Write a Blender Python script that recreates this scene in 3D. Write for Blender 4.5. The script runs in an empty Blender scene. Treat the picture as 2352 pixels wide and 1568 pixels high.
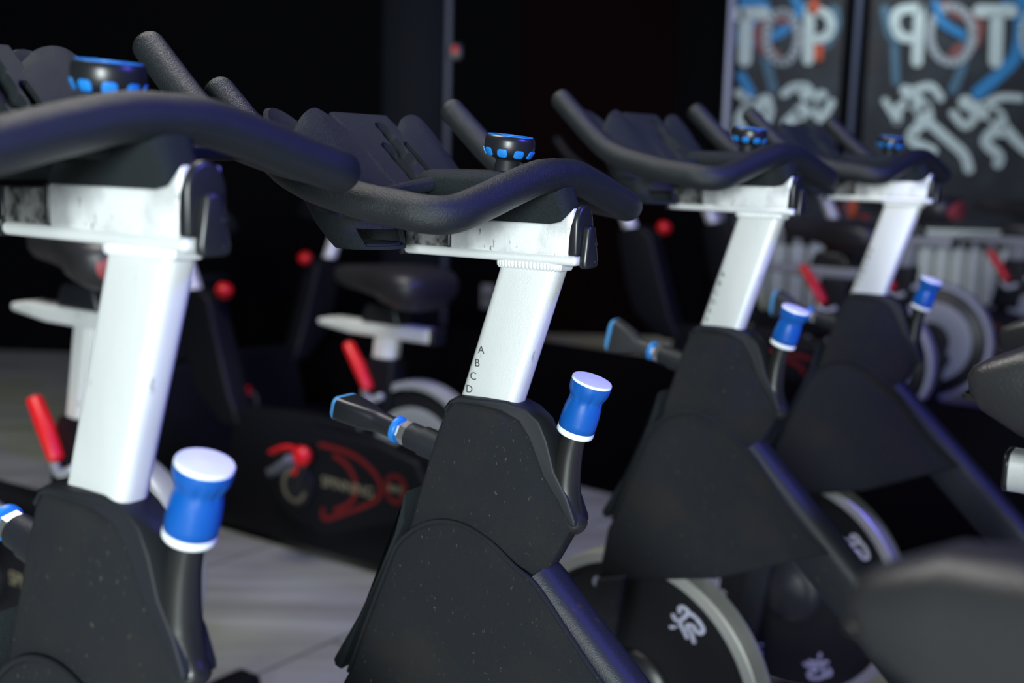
import bpy, bmesh, math, random
from mathutils import Vector, Matrix
from math import sin, cos, pi, radians as R
SC = bpy.context.scene
COL = SC.collection
random.seed(4)

# ------------------------------------------------------------------ camera
CAMZ = 1.14
PITCH, ROLL, FPX = 8.84877, 1.54334, 2736.15
cd = bpy.data.cameras.new('camera'); cam = bpy.data.objects.new('camera', cd); COL.objects.link(cam)
cd.sensor_fit = 'HORIZONTAL'; cd.sensor_width = 36.0; cd.lens = FPX / 2352 * 36.0
cd.clip_start = 0.05; cd.clip_end = 60
CAMR = Matrix.Rotation(R(90 - PITCH), 3, 'X') @ Matrix.Rotation(R(ROLL), 3, 'Z')
cam.matrix_world = Matrix.Translation((0, 0, CAMZ)) @ CAMR.to_4x4()
cd.dof.use_dof = True; cd.dof.focus_distance = 1.10; cd.dof.aperture_fstop = 3.3; cd.dof.aperture_blades = 9
SC.camera = cam

# ------------------------------------------------------------------ world, lamps, exposure
w = bpy.data.worlds.new('world'); SC.world = w; w.use_nodes = True
w.node_tree.nodes['Background'].inputs[0].default_value = (0.55, 0.7, 1.0, 1)
w.node_tree.nodes['Background'].inputs[1].default_value = 0.001

def lamp(name, loc, target, power, size, color, sy=None, spread=180):
    d = bpy.data.lights.new(name, 'AREA'); d.energy = power; d.size = size; d.color = color
    if sy: d.shape = 'RECTANGLE'; d.size_y = sy
    d.spread = R(spread)
    o = bpy.data.objects.new(name, d); COL.objects.link(o); o.location = loc
    o.rotation_euler = (Vector(target) - Vector(loc)).to_track_quat('-Z', 'Y').to_euler()
    return o
lamp('key_lamp', (-0.45, -2.9, 1.45), (0.2, 1.7, 0.80), 275, 0.9, (0.90, 1.0, 0.99))
lamp('blue_stage_lamp', (2.0, 0.55, 2.9), (0.35, 1.5, 1.0), 88, 0.35, (0.13, 0.11, 1.0))
lamp('ceiling_lamp', (-0.8, 2.0, 3.15), (-0.85, 2.6, 0), 58, 1.0, (1.0, 0.97, 0.9))
lamp('mural_lamp', (1.9, 5.85, 3.15), (2.0, 6.5, 1.4), 9, 0.6, (0.85, 0.97, 1.0), None, 75)
VS = SC.view_settings
SC.display_settings.display_device = 'sRGB'
VS.view_transform = 'Standard'; VS.look = 'None'; VS.exposure = 0.0; VS.gamma = 1.0; VS.use_curve_mapping = False

# ------------------------------------------------------------------ materials
def mat(name, col, rough=0.5, metal=0.0, bump=0.0, bscale=300, spec=0.5, noise=None, coat=0.0, emit=None):
    m = bpy.data.materials.new(name); m.use_nodes = True
    nt = m.node_tree; b = nt.nodes['Principled BSDF']
    b.inputs['Base Color'].default_value = (*col, 1); b.inputs['Roughness'].default_value = rough
    b.inputs['Metallic'].default_value = metal; b.inputs['Specular IOR Level'].default_value = spec
    b.inputs['Coat Weight'].default_value = coat
    if emit:
        b.inputs['Emission Color'].default_value = (*emit[:3], 1); b.inputs['Emission Strength'].default_value = emit[3]
    tc = nt.nodes.new('ShaderNodeTexCoord')
    if bump:
        n = nt.nodes.new('ShaderNodeTexNoise'); n.inputs['Scale'].default_value = bscale; n.inputs['Detail'].default_value = 3
        bp = nt.nodes.new('ShaderNodeBump'); bp.inputs['Strength'].default_value = bump; bp.inputs['Distance'].default_value = 0.002
        nt.links.new(tc.outputs['Object'], n.inputs['Vector']); nt.links.new(n.outputs['Fac'], bp.inputs['Height'])
        nt.links.new(bp.outputs['Normal'], b.inputs['Normal'])
    for (c2, sc, lo, hi, stretch) in (noise or []):
        mp = nt.nodes.new('ShaderNodeMapping'); mp.inputs['Scale'].default_value = stretch
        n = nt.nodes.new('ShaderNodeTexNoise'); n.inputs['Scale'].default_value = sc; n.inputs['Detail'].default_value = 4
        r = nt.nodes.new('ShaderNodeValToRGB'); r.color_ramp.elements[0].position = lo; r.color_ramp.elements[1].position = hi
        mx = nt.nodes.new('ShaderNodeMix'); mx.data_type = 'RGBA'
        nt.links.new(tc.outputs['Object'], mp.inputs['Vector']); nt.links.new(mp.outputs[0], n.inputs['Vector'])
        nt.links.new(n.outputs['Fac'], r.inputs['Fac']); nt.links.new(r.outputs['Color'], mx.inputs['Factor'])
        src = b.inputs['Base Color']
        if src.is_linked: nt.links.new(src.links[0].from_socket, mx.inputs['A'])
        else: mx.inputs['A'].default_value = (*col, 1)
        mx.inputs['B'].default_value = (*c2, 1)
        nt.links.new(mx.outputs['Result'], src)
    return m
M = dict(
    urethane=mat('black urethane', (0.0110, 0.0138, 0.0165), 0.42, bump=0.5, bscale=900, spec=0.36),
    tray=mat('grained black moulding', (0.0110, 0.0155, 0.0185), 0.64, bump=0.9, bscale=1100, spec=0.22),
    shroud=mat('textured black cover', (0.0150, 0.0170, 0.0212), 0.62, bump=0.7, bscale=1500, spec=0.14,
               noise=[((0.10, 0.085, 0.065), 330, 0.665, 0.74, (1, 1, 0.5)), ((0.022, 0.0205, 0.021), 14, 0.5, 0.8, (1, 1, 1))]),
    rubber=mat('dark rubber trim', (0.011, 0.013, 0.017), 0.55, spec=0.25),
    gloss=mat('glossy black plastic', (0.011, 0.012, 0.015), 0.36, spec=0.5),
    stem=mat('satin black steel', (0.012, 0.012, 0.012), 0.33, spec=0.6),
    frame=mat('black painted steel', (0.013, 0.015, 0.020), 0.48, bump=0.25, bscale=700, spec=0.3,
              noise=[((0.05, 0.03, 0.015), 60, 0.66, 0.75, (1, 1, 1))]),
    alu=mat('brushed aluminium', (0.80, 0.82, 0.83), 0.42, 0.28, bump=0.25, bscale=1400,
            noise=[((0.62, 0.64, 0.65), 9, 0.40, 0.75, (1, 1, 0.3)), ((0.30, 0.30, 0.31), 70, 0.66, 0.74, (1, 1, 0.45))]),
    aluwornshade=mat('rubbed and shaded aluminium', (0.80, 0.82, 0.84), 0.42, 0.28, bump=0.25, bscale=1400,
            noise=[((0.45, 0.46, 0.48), 26, 0.46, 0.66, (1, 1, 0.8)), ((0.22, 0.22, 0.22), 160, 0.66, 0.72, (1, 1, 0.4))]),  # blotches carry rubbed dirt and part of the shading under the bar
    polish=mat('scuffed bare aluminium', (0.34, 0.34, 0.35), 0.36, 0.55, bump=0.3, bscale=500,
            noise=[((0.035, 0.035, 0.035), 60, 0.42, 0.62, (1, 1, 1))]),
    steel=mat('bright steel', (0.75, 0.75, 0.73), 0.25, 0.9),
    rim=mat('brushed steel rim', (0.55, 0.56, 0.53), 0.36, 0.6),
    blue=mat('blue plastic', (0.003, 0.080, 0.36), 0.34, spec=0.5),
    sky=mat('sky blue plastic', (0.012, 0.19, 0.60), 0.4),
    pale=mat('pale blue plastic', (0.09, 0.36, 0.80), 0.4),
    paddle=mat('reflection grey paddle resin', (0.030, 0.032, 0.036), 0.42),  # paddle black made greyer, reflection on its broad side put into the colour
    white=mat('white plastic', (0.80, 0.84, 0.88), 0.3),
    mark=mat('black print', (0.02, 0.02, 0.02), 0.6),
    emblem=mat('pale lilac print', (0.62, 0.64, 0.82), 0.6),
    fly=mat('black flywheel enamel', (0.008, 0.009, 0.011), 0.42, spec=0.4),
    saddle=mat('black vinyl', (0.020, 0.020, 0.022), 0.38, bump=0.3, bscale=500, spec=0.5),
    red=mat('red plastic', (0.62, 0.008, 0.012), 0.4),
    redprint=mat('red print', (0.15, 0.003, 0.004), 0.6),
    cream=mat('cream print', (0.22, 0.20, 0.13), 0.6),
    greydisc=mat('grey cover disc', (0.24, 0.26, 0.27), 0.5),
    guard=mat('silver painted guard', (0.40, 0.42, 0.45), 0.4, 0.3),
    dull=mat('dimmed aluminium', (0.20, 0.21, 0.22), 0.5, 0.2),  # darker copy of the aluminium, dim light put into its colour
    body=mat('matt black bike body', (0.006, 0.0065, 0.009), 0.5, spec=0.2),
)

# ------------------------------------------------------------------ mesh helpers
def finish(bm, name, material, parent=None, sharp=40, smooth=True):
    bmesh.ops.recalc_face_normals(bm, faces=bm.faces)
    me = bpy.data.meshes.new(name); bm.to_mesh(me); bm.free()
    for p in me.polygons: p.use_smooth = smooth
    if smooth and sharp: me.set_sharp_from_angle(angle=R(sharp))
    mats = material if isinstance(material, (list, tuple)) else [material]
    for m in mats: me.materials.append(m)
    o = bpy.data.objects.new(name, me); COL.objects.link(o)
    if parent: o.parent = parent
    return o

def catmull(pts, n=8):
    P = [Vector(p) for p in pts]; out = []
    for i in range(len(P) - 1):
        p0 = P[max(i - 1, 0)]; p1 = P[i]; p2 = P[i + 1]; p3 = P[min(i + 2, len(P) - 1)]
        for k in range(n):
            t = k / n
            out.append(0.5 * ((2 * p1) + (p2 - p0) * t + (2 * p0 - 5 * p1 + 4 * p2 - p3) * t * t + (3 * p1 - p0 - 3 * p2 + p3) * t ** 3))
    out.append(P[-1]); return out

def ring(bm, c, x, y, rx, ry, n):
    return [bm.verts.new(c + x * (cos(2 * pi * k / n) * rx) + y * (sin(2 * pi * k / n) * ry)) for k in range(n)]
def bridge(bm, a, b):
    n = len(a)
    for k in range(n): bm.faces.new((a[k], a[(k + 1) % n], b[(k + 1) % n], b[k]))

def sweep(bm, path, rad, n=20, round_ends=True, flat=None, up=None):
    """tube along path; rad a number or list; flat scales one cross direction"""
    P = [Vector(p) for p in path]; N = len(P)
    rr = rad if isinstance(rad, (list, tuple)) else [rad] * N
    if len(rr) != N:
        rr = [rr[int(i / (N - 1) * (len(rr) - 1))] + (rr[min(int(i / (N - 1) * (len(rr) - 1)) + 1, len(rr) - 1)] - rr[int(i / (N - 1) * (len(rr) - 1))]) * ((i / (N - 1) * (len(rr) - 1)) % 1) for i in range(N)]
    T = [(P[min(i + 1, N - 1)] - P[max(i - 1, 0)]).normalized() for i in range(N)]
    x = (Vector(up) if up else Vector((0, 0, 1)))
    x = (x - T[0] * x.dot(T[0]))
    if x.length < 1e-3: x = Vector((0, 1, 0)) - T[0] * T[0].y
    x.normalize(); rings = []
    fl = flat or 1.0
    def rg(c, t, x, r):
        y = t.cross(x); return ring(bm, c, x, y, r, r * fl, n)
    if round_ends:
        for a in (80, 60, 40, 20): rings.append(rg(P[0] - T[0] * rr[0] * 0.75 * sin(R(a)), T[0], x, rr[0] * cos(R(a))))
    for i in range(N):
        x = (x - T[i] * x.dot(T[i])).normalized()
        rings.append(rg(P[i], T[i], x, rr[i]))
    if round_ends:
        for a in (20, 40, 60, 80): rings.append(rg(P[-1] + T[-1] * rr[-1] * 0.75 * sin(R(a)), T[-1], x, rr[-1] * cos(R(a))))
    for a, b in zip(rings, rings[1:]): bridge(bm, a, b)
    bm.faces.new(rings[0][::-1]); bm.faces.new(rings[-1])

def lathe(bm, prof, origin, axis, n=40, mod=None):
    ax = Vector(axis).normalized(); o = Vector(origin)
    x = ax.orthogonal().normalized(); y = ax.cross(x); rings = []
    for r, s in prof:
        vs = []
        for k in range(n):
            a = 2 * pi * k / n; rad = r * (mod(a, s) if mod else 1)
            vs.append(bm.verts.new(o + ax * s + x * (cos(a) * rad) + y * (sin(a) * rad)))
        rings.append(vs)
    for a, b in zip(rings, rings[1:]): bridge(bm, a, b)
    if prof[0][0] > 1e-5: bm.faces.new(rings[0][::-1])
    if prof[-1][0] > 1e-5: bm.faces.new(rings[-1])

def prism(bm, outline, l0, l1, bevel=0.0, seg=3, axes='xz'):
    """outline in the side plane (a,z) extruded over l; axes 'yz' takes (l,z) over a; 'xy' takes (x,y) over z"""
    def V(p, l):
        return {'xz': (p[0], l, p[1]), 'yz': (l, p[0], p[1]), 'xy': (p[0], p[1], l)}[axes]
    t = bmesh.new()
    a = [t.verts.new(V(p, l0)) for p in outline]; b = [t.verts.new(V(p, l1)) for p in outline]
    t.faces.new(a[::-1]); t.faces.new(b); bridge(t, a, b)
    bmesh.ops.recalc_face_normals(t, faces=t.faces)
    if bevel:
        es = [e for e in t.edges if len(e.link_faces) == 2 and e.calc_face_angle(0) > R(28)]
        bmesh.ops.bevel(t, geom=es, offset=bevel, segments=seg, affect='EDGES', profile=0.5, clamp_overlap=True)
    merge(bm, t)

def merge(bm, t):
    me = bpy.data.meshes.new('tmp'); t.to_mesh(me); t.free(); bm.from_mesh(me); bpy.data.meshes.remove(me)

def box(bm, x0, x1, y0, y1, z0, z1, bevel=0.0, seg=2):
    prism(bm, [(x0, z0), (x1, z0), (x1, z1), (x0, z1)], y0, y1, bevel, seg)

def loft(bm, sections, cap=True):
    rs = [[bm.verts.new(Vector(p)) for p in s] for s in sections]
    for a, b in zip(rs, rs[1:]): bridge(bm, a, b)
    if cap: bm.faces.new(rs[0][::-1]); bm.faces.new(rs[-1])

def rrect(w, h, r, n=4):
    out = []
    for cx, cy, a0 in ((w - r, h - r, 0), (-w + r, h - r, 90), (-w + r, -h + r, 180), (w - r, -h + r, 270)):
        for k in range(n + 1):
            a = R(a0 + 90 * k / n); out.append((cx + cos(a) * r, cy + sin(a) * r))
    return out

def strokes(bm, lines, conv, depth_dir, thick):
    """flat painted strokes: lines = [(pts, width)] in a 2-D frame, conv(u,v)->Vector"""
    d = Vector(depth_dir) * thick
    for pts, wd in lines:
        P = [Vector(p) for p in pts]; h = wd / 2
        polys = []
        for a, b in zip(P, P[1:]):
            t = (b - a)
            if t.length < 1e-9: continue
            t.normalize(); nrm = Vector((-t.y, t.x)) * h
            polys.append([a + nrm, a - nrm, b - nrm, b + nrm])
        for a in P: polys.append([a + Vector((cos(2 * pi * k / 14), sin(2 * pi * k / 14))) * h for k in range(14)])
        for i, poly in enumerate(polys):
            dd = d * (1 + 0.02 * (i % 5))
            lo = [bm.verts.new(conv(p.x, p.y)) for p in poly]; hi = [bm.verts.new(conv(p.x, p.y) + dd) for p in poly]
            bm.faces.new(hi); bm.faces.new(lo[::-1]); bridge(bm, lo, hi)

def smooth_line(pts, n=5):
    return [(v.x, v.y) for v in catmull([(p[0], p[1], 0) for p in pts], n)]

def text_mesh(body, size, thick, name, material, parent, matrix, align='CENTER'):
    cu = bpy.data.curves.new(name, 'FONT'); cu.body = body; cu.size = size; cu.extrude = thick; cu.align_x = align; cu.align_y = 'CENTER'
    t = bpy.data.objects.new(name + '_tmp', cu); COL.objects.link(t)
    me = bpy.data.meshes.new_from_object(t.evaluated_get(bpy.context.evaluated_depsgraph_get()))
    bpy.data.objects.remove(t); bpy.data.curves.remove(cu)
    me.transform(matrix); me.materials.clear(); me.materials.append(material); me.name = name
    o = bpy.data.objects.new(name, me); COL.objects.link(o); o.parent = parent
    return o

def tag(o, label=None, cat=None, group=None, kind=None):
    if label: o['label'] = label
    if cat: o['category'] = cat
    if group: o['group'] = group
    if kind: o['kind'] = kind
    return o
def empty(name, loc=(0, 0, 0), rz=0):
    o = bpy.data.objects.new(name, None); COL.objects.link(o); o.location = loc; o.rotation_euler = (0, 0, rz); o.empty_display_size = 0.1
    return o
def kids(o): return [c for c in bpy.data.objects if c.parent == o]
def copy_tree(o, parent=None):
    c = o.copy(); COL.objects.link(c)
    c.parent = parent
    for k in kids(o): copy_tree(k, c)
    return c
def struct(name, bm, m, **k):
    return tag(finish(bm, name, m, **k), kind='structure')

# ------------------------------------------------------------------ the room
FLOOR = mat('pale wood laminate', (0.36, 0.38, 0.345), 0.42, noise=[((0.22, 0.228, 0.195), 2.2, 0.35, 0.75, (0.6, 5, 1))])
def floor_planks(m):
    nt = m.node_tree; b = nt.nodes['Principled BSDF']
    tc = nt.nodes.new('ShaderNodeTexCoord'); mp = nt.nodes.new('ShaderNodeMapping'); mp.inputs['Rotation'].default_value = (0, 0, R(-55))
    br = nt.nodes.new('ShaderNodeTexBrick'); br.inputs['Scale'].default_value = 1.0
    br.inputs['Brick Width'].default_value = 1.3; br.inputs['Row Height'].default_value = 0.62; br.inputs['Mortar Size'].default_value = 0.0035
    br.inputs['Color1'].default_value = (1, 1, 1, 1); br.inputs['Color2'].default_value = (0.9, 0.9, 0.9, 1); br.inputs['Mortar'].default_value = (0.25, 0.24, 0.22, 1)
    mx = nt.nodes.new('ShaderNodeMix'); mx.data_type = 'RGBA'; mx.blend_type = 'MULTIPLY'; mx.inputs['Factor'].default_value = 1
    nt.links.new(tc.outputs['Object'], mp.inputs['Vector']); nt.links.new(mp.outputs[0], br.inputs['Vector'])
    nt.links.new(b.inputs['Base Color'].links[0].from_socket, mx.inputs['A']); nt.links.new(br.outputs['Color'], mx.inputs['B'])
    nt.links.new(mx.outputs['Result'], b.inputs['Base Color'])
floor_planks(FLOOR)
BLACKW = mat('matt black wall paint', (0.0015, 0.0015, 0.0022), 0.8, spec=0.05)
NAVYW = mat('near black navy panel', (0.004, 0.006, 0.010), 0.6, spec=0.1)
DARKRED = mat('near black red glow', (0.004, 0.0008, 0.0008), 0.8, spec=0.05)
X0, X1, Y0, Y1, ZC = -4.2, 5.6, -4.6, 6.5, 3.3
bm = bmesh.new(); box(bm, X0, X1, Y0, Y1, -0.1, 0.0); struct('floor', bm, FLOOR, smooth=False)
bm = bmesh.new(); box(bm, X0, X1, Y0, Y1, ZC, ZC + 0.1); struct('ceiling', bm, BLACKW, smooth=False)
bm = bmesh.new(); box(bm, X0 - 0.1, X0, Y0, Y1, -0.1, ZC + .1); struct('wall_left', bm, BLACKW, smooth=False)
bm = bmesh.new(); box(bm, X1, X1 + 0.1, Y0, Y1, -0.1, ZC + .1); struct('wall_right', bm, BLACKW, smooth=False)
bm = bmesh.new(); box(bm, X0, X1, Y0 - 0.1, Y0, -0.1, ZC + .1); struct('wall_front', bm, BLACKW, smooth=False)
bm = bmesh.new(); box(bm, X0, X1, Y1, Y1 + 0.1, -0.1, ZC + .1); struct('wall_back', bm, BLACKW, smooth=False)

def wallpt(px, py, y=Y1):
    d = CAMR @ Vector(((px - 1176) / FPX, (784 - py) / FPX, -1.0)); s = y / d.y
    return Vector((d.x * s, y, CAMZ + d.z * s))
trimm = mat('grey metal trim', (0.28, 0.29, 0.36), 0.45, 0.3)
darktrim = mat('dark blue door frame', (0.035, 0.045, 0.075), 0.5)
for i, (px, wd, m, zt) in enumerate(((1027, 0.035, darktrim, ZC), (1664, 0.034, trimm, ZC), (1950, 0.03, darktrim, ZC))):
    x = wallpt(px, 300).x
    bm = bmesh.new(); box(bm, x - wd / 2, x + wd / 2, Y1 - 0.04, Y1, 0.0, zt, 0.006); struct('trim_%d' % (i + 1), bm, m)
xa, xb = wallpt(880, 300).x, wallpt(1018, 300).x
bm = bmesh.new(); box(bm, xa, xb, Y1 - 0.05, Y1, 0.0, 2.4, 0.004); struct('door_1', bm, NAVYW)
bm = bmesh.new(); box(bm, wallpt(1200, 0).x, wallpt(1560, 0).x, Y1 - 0.03, Y1, 0.0, 2.6, 0.004); struct('red_glow_panel', bm, DARKRED)  # added panel, a faint red glow put into its colour

# mural panels on the far wall, the left one a mirror reflection painted on
PAINT = mat('mural ground', (0.007, 0.009, 0.011), 0.7, noise=[((0.022, 0.030, 0.036), 4, 0.45, 0.7, (1, 1, 1)), ((0.024, 0.015, 0.013), 3, 0.55, 0.8, (1.5, 1, 1))])
MW = mat('white mural paint', (0.40, 0.47, 0.455), 0.7); MG = mat('grey mural paint', (0.30, 0.33, 0.35), 0.7)
MB = mat('blue mural paint', (0.02, 0.17, 0.38), 0.7); MO = mat('orange mural paint', (0.42, 0.06, 0.012), 0.7); MR = mat('dusky red mural paint', (0.16, 0.05, 0.045), 0.7)
MTB = mat('slate blue mural paint', (0.05, 0.11, 0.16), 0.7)
def zc7(u, v): return wallpt(1500 + u / 2.7606, v / 2.7606, Y1 - 0.03)
def ell(cx, cy, rx, ry, n=24, a0=0, a1=360): return [(cx + rx * cos(R(a0 + (a1 - a0) * k / n)), cy + ry * sin(R(a0 + (a1 - a0) * k / n))) for k in range(n + 1)]
def mural(name, label, x0, x1, items):
    root = empty(name, ((x0 + x1) / 2, Y1, 0.9)); tag(root, label, 'mural')
    inv = Matrix.Translation(-root.location)
    bm = bmesh.new(); box(bm, x0, x1, Y1 - 0.03, Y1 - 0.004, 0.72, 2.9); bm.transform(inv); finish(bm, 'panel', PAINT, root, smooth=False)
    flat = []
    for nm, m, lines, lift in items: flat += [(nm, m, [l_], lift) for l_ in lines] if nm in ('paint_splash', 'orange_mark') else [(nm, m, lines, lift)]
    for nm, m, lines, lift in flat:
        bm = bmesh.new(); strokes(bm, [(smooth_line(p, 4) if len(p) > 2 else p, wd) for p, wd in lines], lambda u, v: zc7(u, v), (0, -1, 0), 0.002 + 0.0012 * lift)
        bm.transform(inv); finish(bm, nm, m, root, smooth=False)
xl0, xl1 = wallpt(1688, 200).x, wallpt(1925, 200).x
xr0, xr1 = wallpt(1985, 200).x, wallpt(2352, 200).x + 0.7
mural('wall_mural', 'panel painted as the mirror reflection of the mural, reading TOP above two running figures, beside the grey metal strip', xl0, xl1, [
    ('paint_splash', MB, [([(600, 20), (690, 60), (600, 180), (590, 260)], 120), ([(560, 480), (620, 590)], 60), ([(760, 230), (840, 180), (930, 60), (900, 0)], 60)], 0),
    ('paint_splash', MTB, [([(700, 300), (740, 480), (760, 560)], 60), ([(1150, 60), (1160, 160), (1100, 280)], 60)], 0),
    ('paint_splash', MR, [([(740, 120), (670, 190), (690, 300), (780, 350)], 70), ([(800, 120), (850, 130)], 60)], 1),
    ('letter', MW, [([(540, 90), (700, 84)], 84), ([(590, 90), (580, 380)], 84)], 3),
    ('letter', MG, [(ell(818, 235, 100, 158), 50)], 2),
    ('letter', MW, [([(990, 60), (982, 380)], 70), ([(1000, 60), (1100, 90), (1128, 170), (1090, 236), (1000, 250)], 58)], 3),
    ('orange_mark', MO, [([(1020, 20), (1022, 60)], 60), ([(1048, 305), (1046, 360)], 54)], 5),
    ('running_figure', MW, [([(712, 640), (716, 642)], 88), ([(660, 670), (600, 700), (560, 760)], 95), ([(640, 650), (580, 620), (540, 590)], 50), ([(660, 720), (720, 770), (745, 690)], 48), ([(560, 740), (535, 860)], 60)], 3),
    ('running_figure', MW, [([(830, 596), (890, 552), (960, 548)], 50), ([(960, 570), (1000, 650), (930, 720)], 95), ([(930, 710), (850, 780)], 70), ([(1000, 650), (1060, 755), (1130, 650)], 50), ([(1060, 600), (1075, 600)], 56)], 3),
])
mural('wall_mural', 'painted mural panel of mirrored letters and two sprinting figures above the radiator', xr0, xr1, [
    ('paint_splash', MB, [([(2240, 40), (2330, 120), (2310, 330), (2230, 440), (2060, 590)], 80), ([(2352, 20), (2480, 80), (2460, 300)], 130)], 0),
    ('paint_splash', MTB, [([(1470, 60), (1500, 200), (1540, 260)], 60), ([(1980, 260), (1960, 420), (1900, 570)], 60), ([(1530, 300), (1540, 520)], 50)], 0),
    ('paint_splash', MR, [([(1850, 40), (1960, 90), (2060, 150), (2040, 260)], 80), ([(1940, 300), (1900, 350)], 60)], 1),
    ('paint_splash', MB, [([(1790, 20), (1830, 140), (1960, 220)], 52)], 4),
    ('letter', MW, [([(1690, 60), (1672, 390)], 70), ([(1680, 50), (1560, 70), (1530, 150), (1570, 230), (1660, 245)], 62)], 3),
    ('letter', MG, [(ell(1890, 220, 135, 175), 50)], 2),
    ('letter', MW, [([(2070, 70), (2270, 70)], 84), ([(2180, 70), (2170, 390)], 84)], 3),
    ('letter', MW, [(ell(2480, 220, 120, 170), 80)], 3),
    ('running_figure', MW, [([(1600, 575), (1610, 580)], 74), ([(1640, 630), (1710, 690), (1720, 760)], 110), ([(1640, 650), (1560, 680), (1545, 765)], 56), ([(1545, 765), (1470, 640)], 42), ([(1660, 570), (1760, 548), (1820, 620)], 52), ([(1720, 770), (1640, 850), (1650, 900), (1770, 955)], 66), ([(1740, 770), (1880, 895), (1970, 980), (2000, 1070)], 62)], 3),
    ('running_figure', MW, [([(1980, 650), (1986, 655)], 92), ([(2050, 695), (2170, 730), (2200, 820)], 105), ([(2090, 670), (2200, 618), (2330, 622)], 48), ([(2030, 760), (1975, 800), (1900, 720)], 50), ([(2170, 820), (2105, 900), (2190, 985), (2185, 1035)], 64), ([(2220, 800), (2330, 920), (2450, 1000)], 66)], 3),
])
# round orange spots on the wall under the murals
for (px, py, r, lb) in ((1950, 478, 0.052, 'round orange dot on dark wall under the mural letters'), (1906, 590, 0.045, 'smaller round orange dot low on dark wall beside radiator')):
    p = wallpt(px, py, Y1 - 0.005); bm = bmesh.new()
    lathe(bm, [(0, 0), (r * .9, 0), (r, 0.006), (r * .95, 0.01), (0, 0.012)], (0, 0, 0), (0, -1, 0), 28)
    o = finish(bm, 'wall_dot', MO); o.location = p; tag(o, lb, 'wall dot')
# radiators; the left one is a solid copy standing for a mirror reflection
RAD = mat('cream radiator enamel', (0.46, 0.49, 0.45), 0.4)
def radiator(label, x0, x1, z0, z1):
    root = empty('radiator', ((x0 + x1) / 2, Y1 - 0.09, z0)); tag(root, label, 'radiator', 'radiators under the murals')
    h = z1 - z0; hw = (x1 - x0) / 2; n = max(4, int((x1 - x0) / 0.085)); p = 2 * hw / n
    bm = bmesh.new()
    for k in range(n):
        c = -hw + p * (k + .5); box(bm, c - p * .42, c + p * .42, -0.05, 0.05, 0.05, h - 0.10, 0.012)
        box(bm, c - p * .2, c + p * .2, -0.035, 0.035, h - 0.11, h - 0.04)
    finish(bm, 'panel', RAD, root)
    bm = bmesh.new(); box(bm, -hw, hw, -0.055, 0.055, h - 0.045, h, 0.01); finish(bm, 'top_grille', RAD, root)
    bm = bmesh.new(); box(bm, -hw, hw, -0.03, 0.03, 0.0, 0.06, 0.01); finish(bm, 'bottom_pipe', RAD, root)
    bm = bmesh.new()
    for sx in (-hw * .8, hw * .8): box(bm, sx - .015, sx + .015, -.02, .085, h * .5, h * .55)
    finish(bm, 'bracket', RAD, root)
    root.location.z = z0
radiator('cream ribbed radiator under the right mural', wallpt(2090, 600).x, wallpt(2352, 600).x + 0.5, 0.16, wallpt(2200, 527).z)
radiator('solid copy for the mirror reflection of the cream radiator, half hidden behind a silver handlebar post', wallpt(1672, 600).x, wallpt(1880, 600).x, 0.16, wallpt(1750, 515).z)
# wall sockets, standby light
SOCK = mat('grey white plastic', (0.20, 0.21, 0.20), 0.5)
for px, py, wx, lb in ((692, 735, .11, 'larger pale wall socket low on black wall'), (1121, 680, .075, 'small pale wall switch just left of the silver post')):
    p = wallpt(px, py); root = empty('wall_socket', p); tag(root, lb, 'wall socket')
    bm = bmesh.new(); box(bm, -wx / 2, wx / 2, -0.012, 0, -0.065, 0.065, 0.004); finish(bm, 'face_plate', SOCK, root)
    bm = bmesh.new(); lathe(bm, [(0, 0), (.022, 0), (.022, .004), (0, .004)], (0, -0.012, 0), (0, -1, 0), 20); finish(bm, 'insert', M['gloss'], root)
p = wallpt(1045, 114, Y1 - 0.04); root = empty('standby_light', p); tag(root, 'small red standby light high on the dark door frame', 'light')
bm = bmesh.new(); box(bm, -.035, .035, 0, .04, -.05, .03, .004); finish(bm, 'housing', M['gloss'], root)
bm = bmesh.new(); lathe(bm, [(0.014, 0), (.013, .006), (.007, .012), (0, .013)], (0, 0, 0), (0, -1, 0), 16)
finish(bm, 'lens', mat('red led', (.3, 0, 0), .3, emit=(1, .01, .01, .55)), root)

# raised deck and the low black partition in front of it
DECK = mat('pale deck laminate', (0.36, 0.34, 0.27), 0.5, noise=[((0.25, 0.23, 0.18), 3, 0.4, 0.7, (1, 4, 1))])
def gp(px, py, z):
    d = CAMR @ Vector(((px - 1176) / FPX, (784 - py) / FPX, -1.0)); s = (z - CAMZ) / d.z
    return Vector((d.x * s, d.y * s))
PH = .48
a, b = gp(1330, 806, PH), gp(2352, 968, PH)
u = (b - a).normalized(); a = a - u * 2.3; b = b + u * 0.8; nrm = Vector((-u.y, u.x)); nrm = nrm if nrm.y > 0 else -nrm
bm = bmesh.new(); q4 = [a, b, b + nrm * .10, a + nrm * .10]; c = (a + b) / 2
prism(bm, [tuple(p - c) for p in q4], 0.0, PH, .008, axes='xy'); o = finish(bm, 'low_partition', BLACKW); o.location = (c.x, c.y, 0)
tag(o, 'long low black partition standing on the floor behind the front row', 'partition')
e = a + nrm * .101; g = b + nrm * .101
bm = bmesh.new(); prism(bm, [tuple(e), tuple(g), (X1 - .01, g.y), (X1 - .01, Y1 - .01), (e.x, Y1 - .01)], 0.0, 0.18, 0, axes='xy'); struct('floor_deck', bm, DECK, smooth=False)

# ------------------------------------------------------------------ front-row spin bike (built in its own side plane: X forward, Y to the rider's left)
Q, ZF = 0.82, 0.27
UM = Matrix.Scale(Q, 4) @ Matrix.Translation((0, 0, ZF))
UV = UM.inverted()
def part(bm, name, m, parent, **k):
    bm.transform(UM); return finish(bm, name, m, parent, **k)

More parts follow.
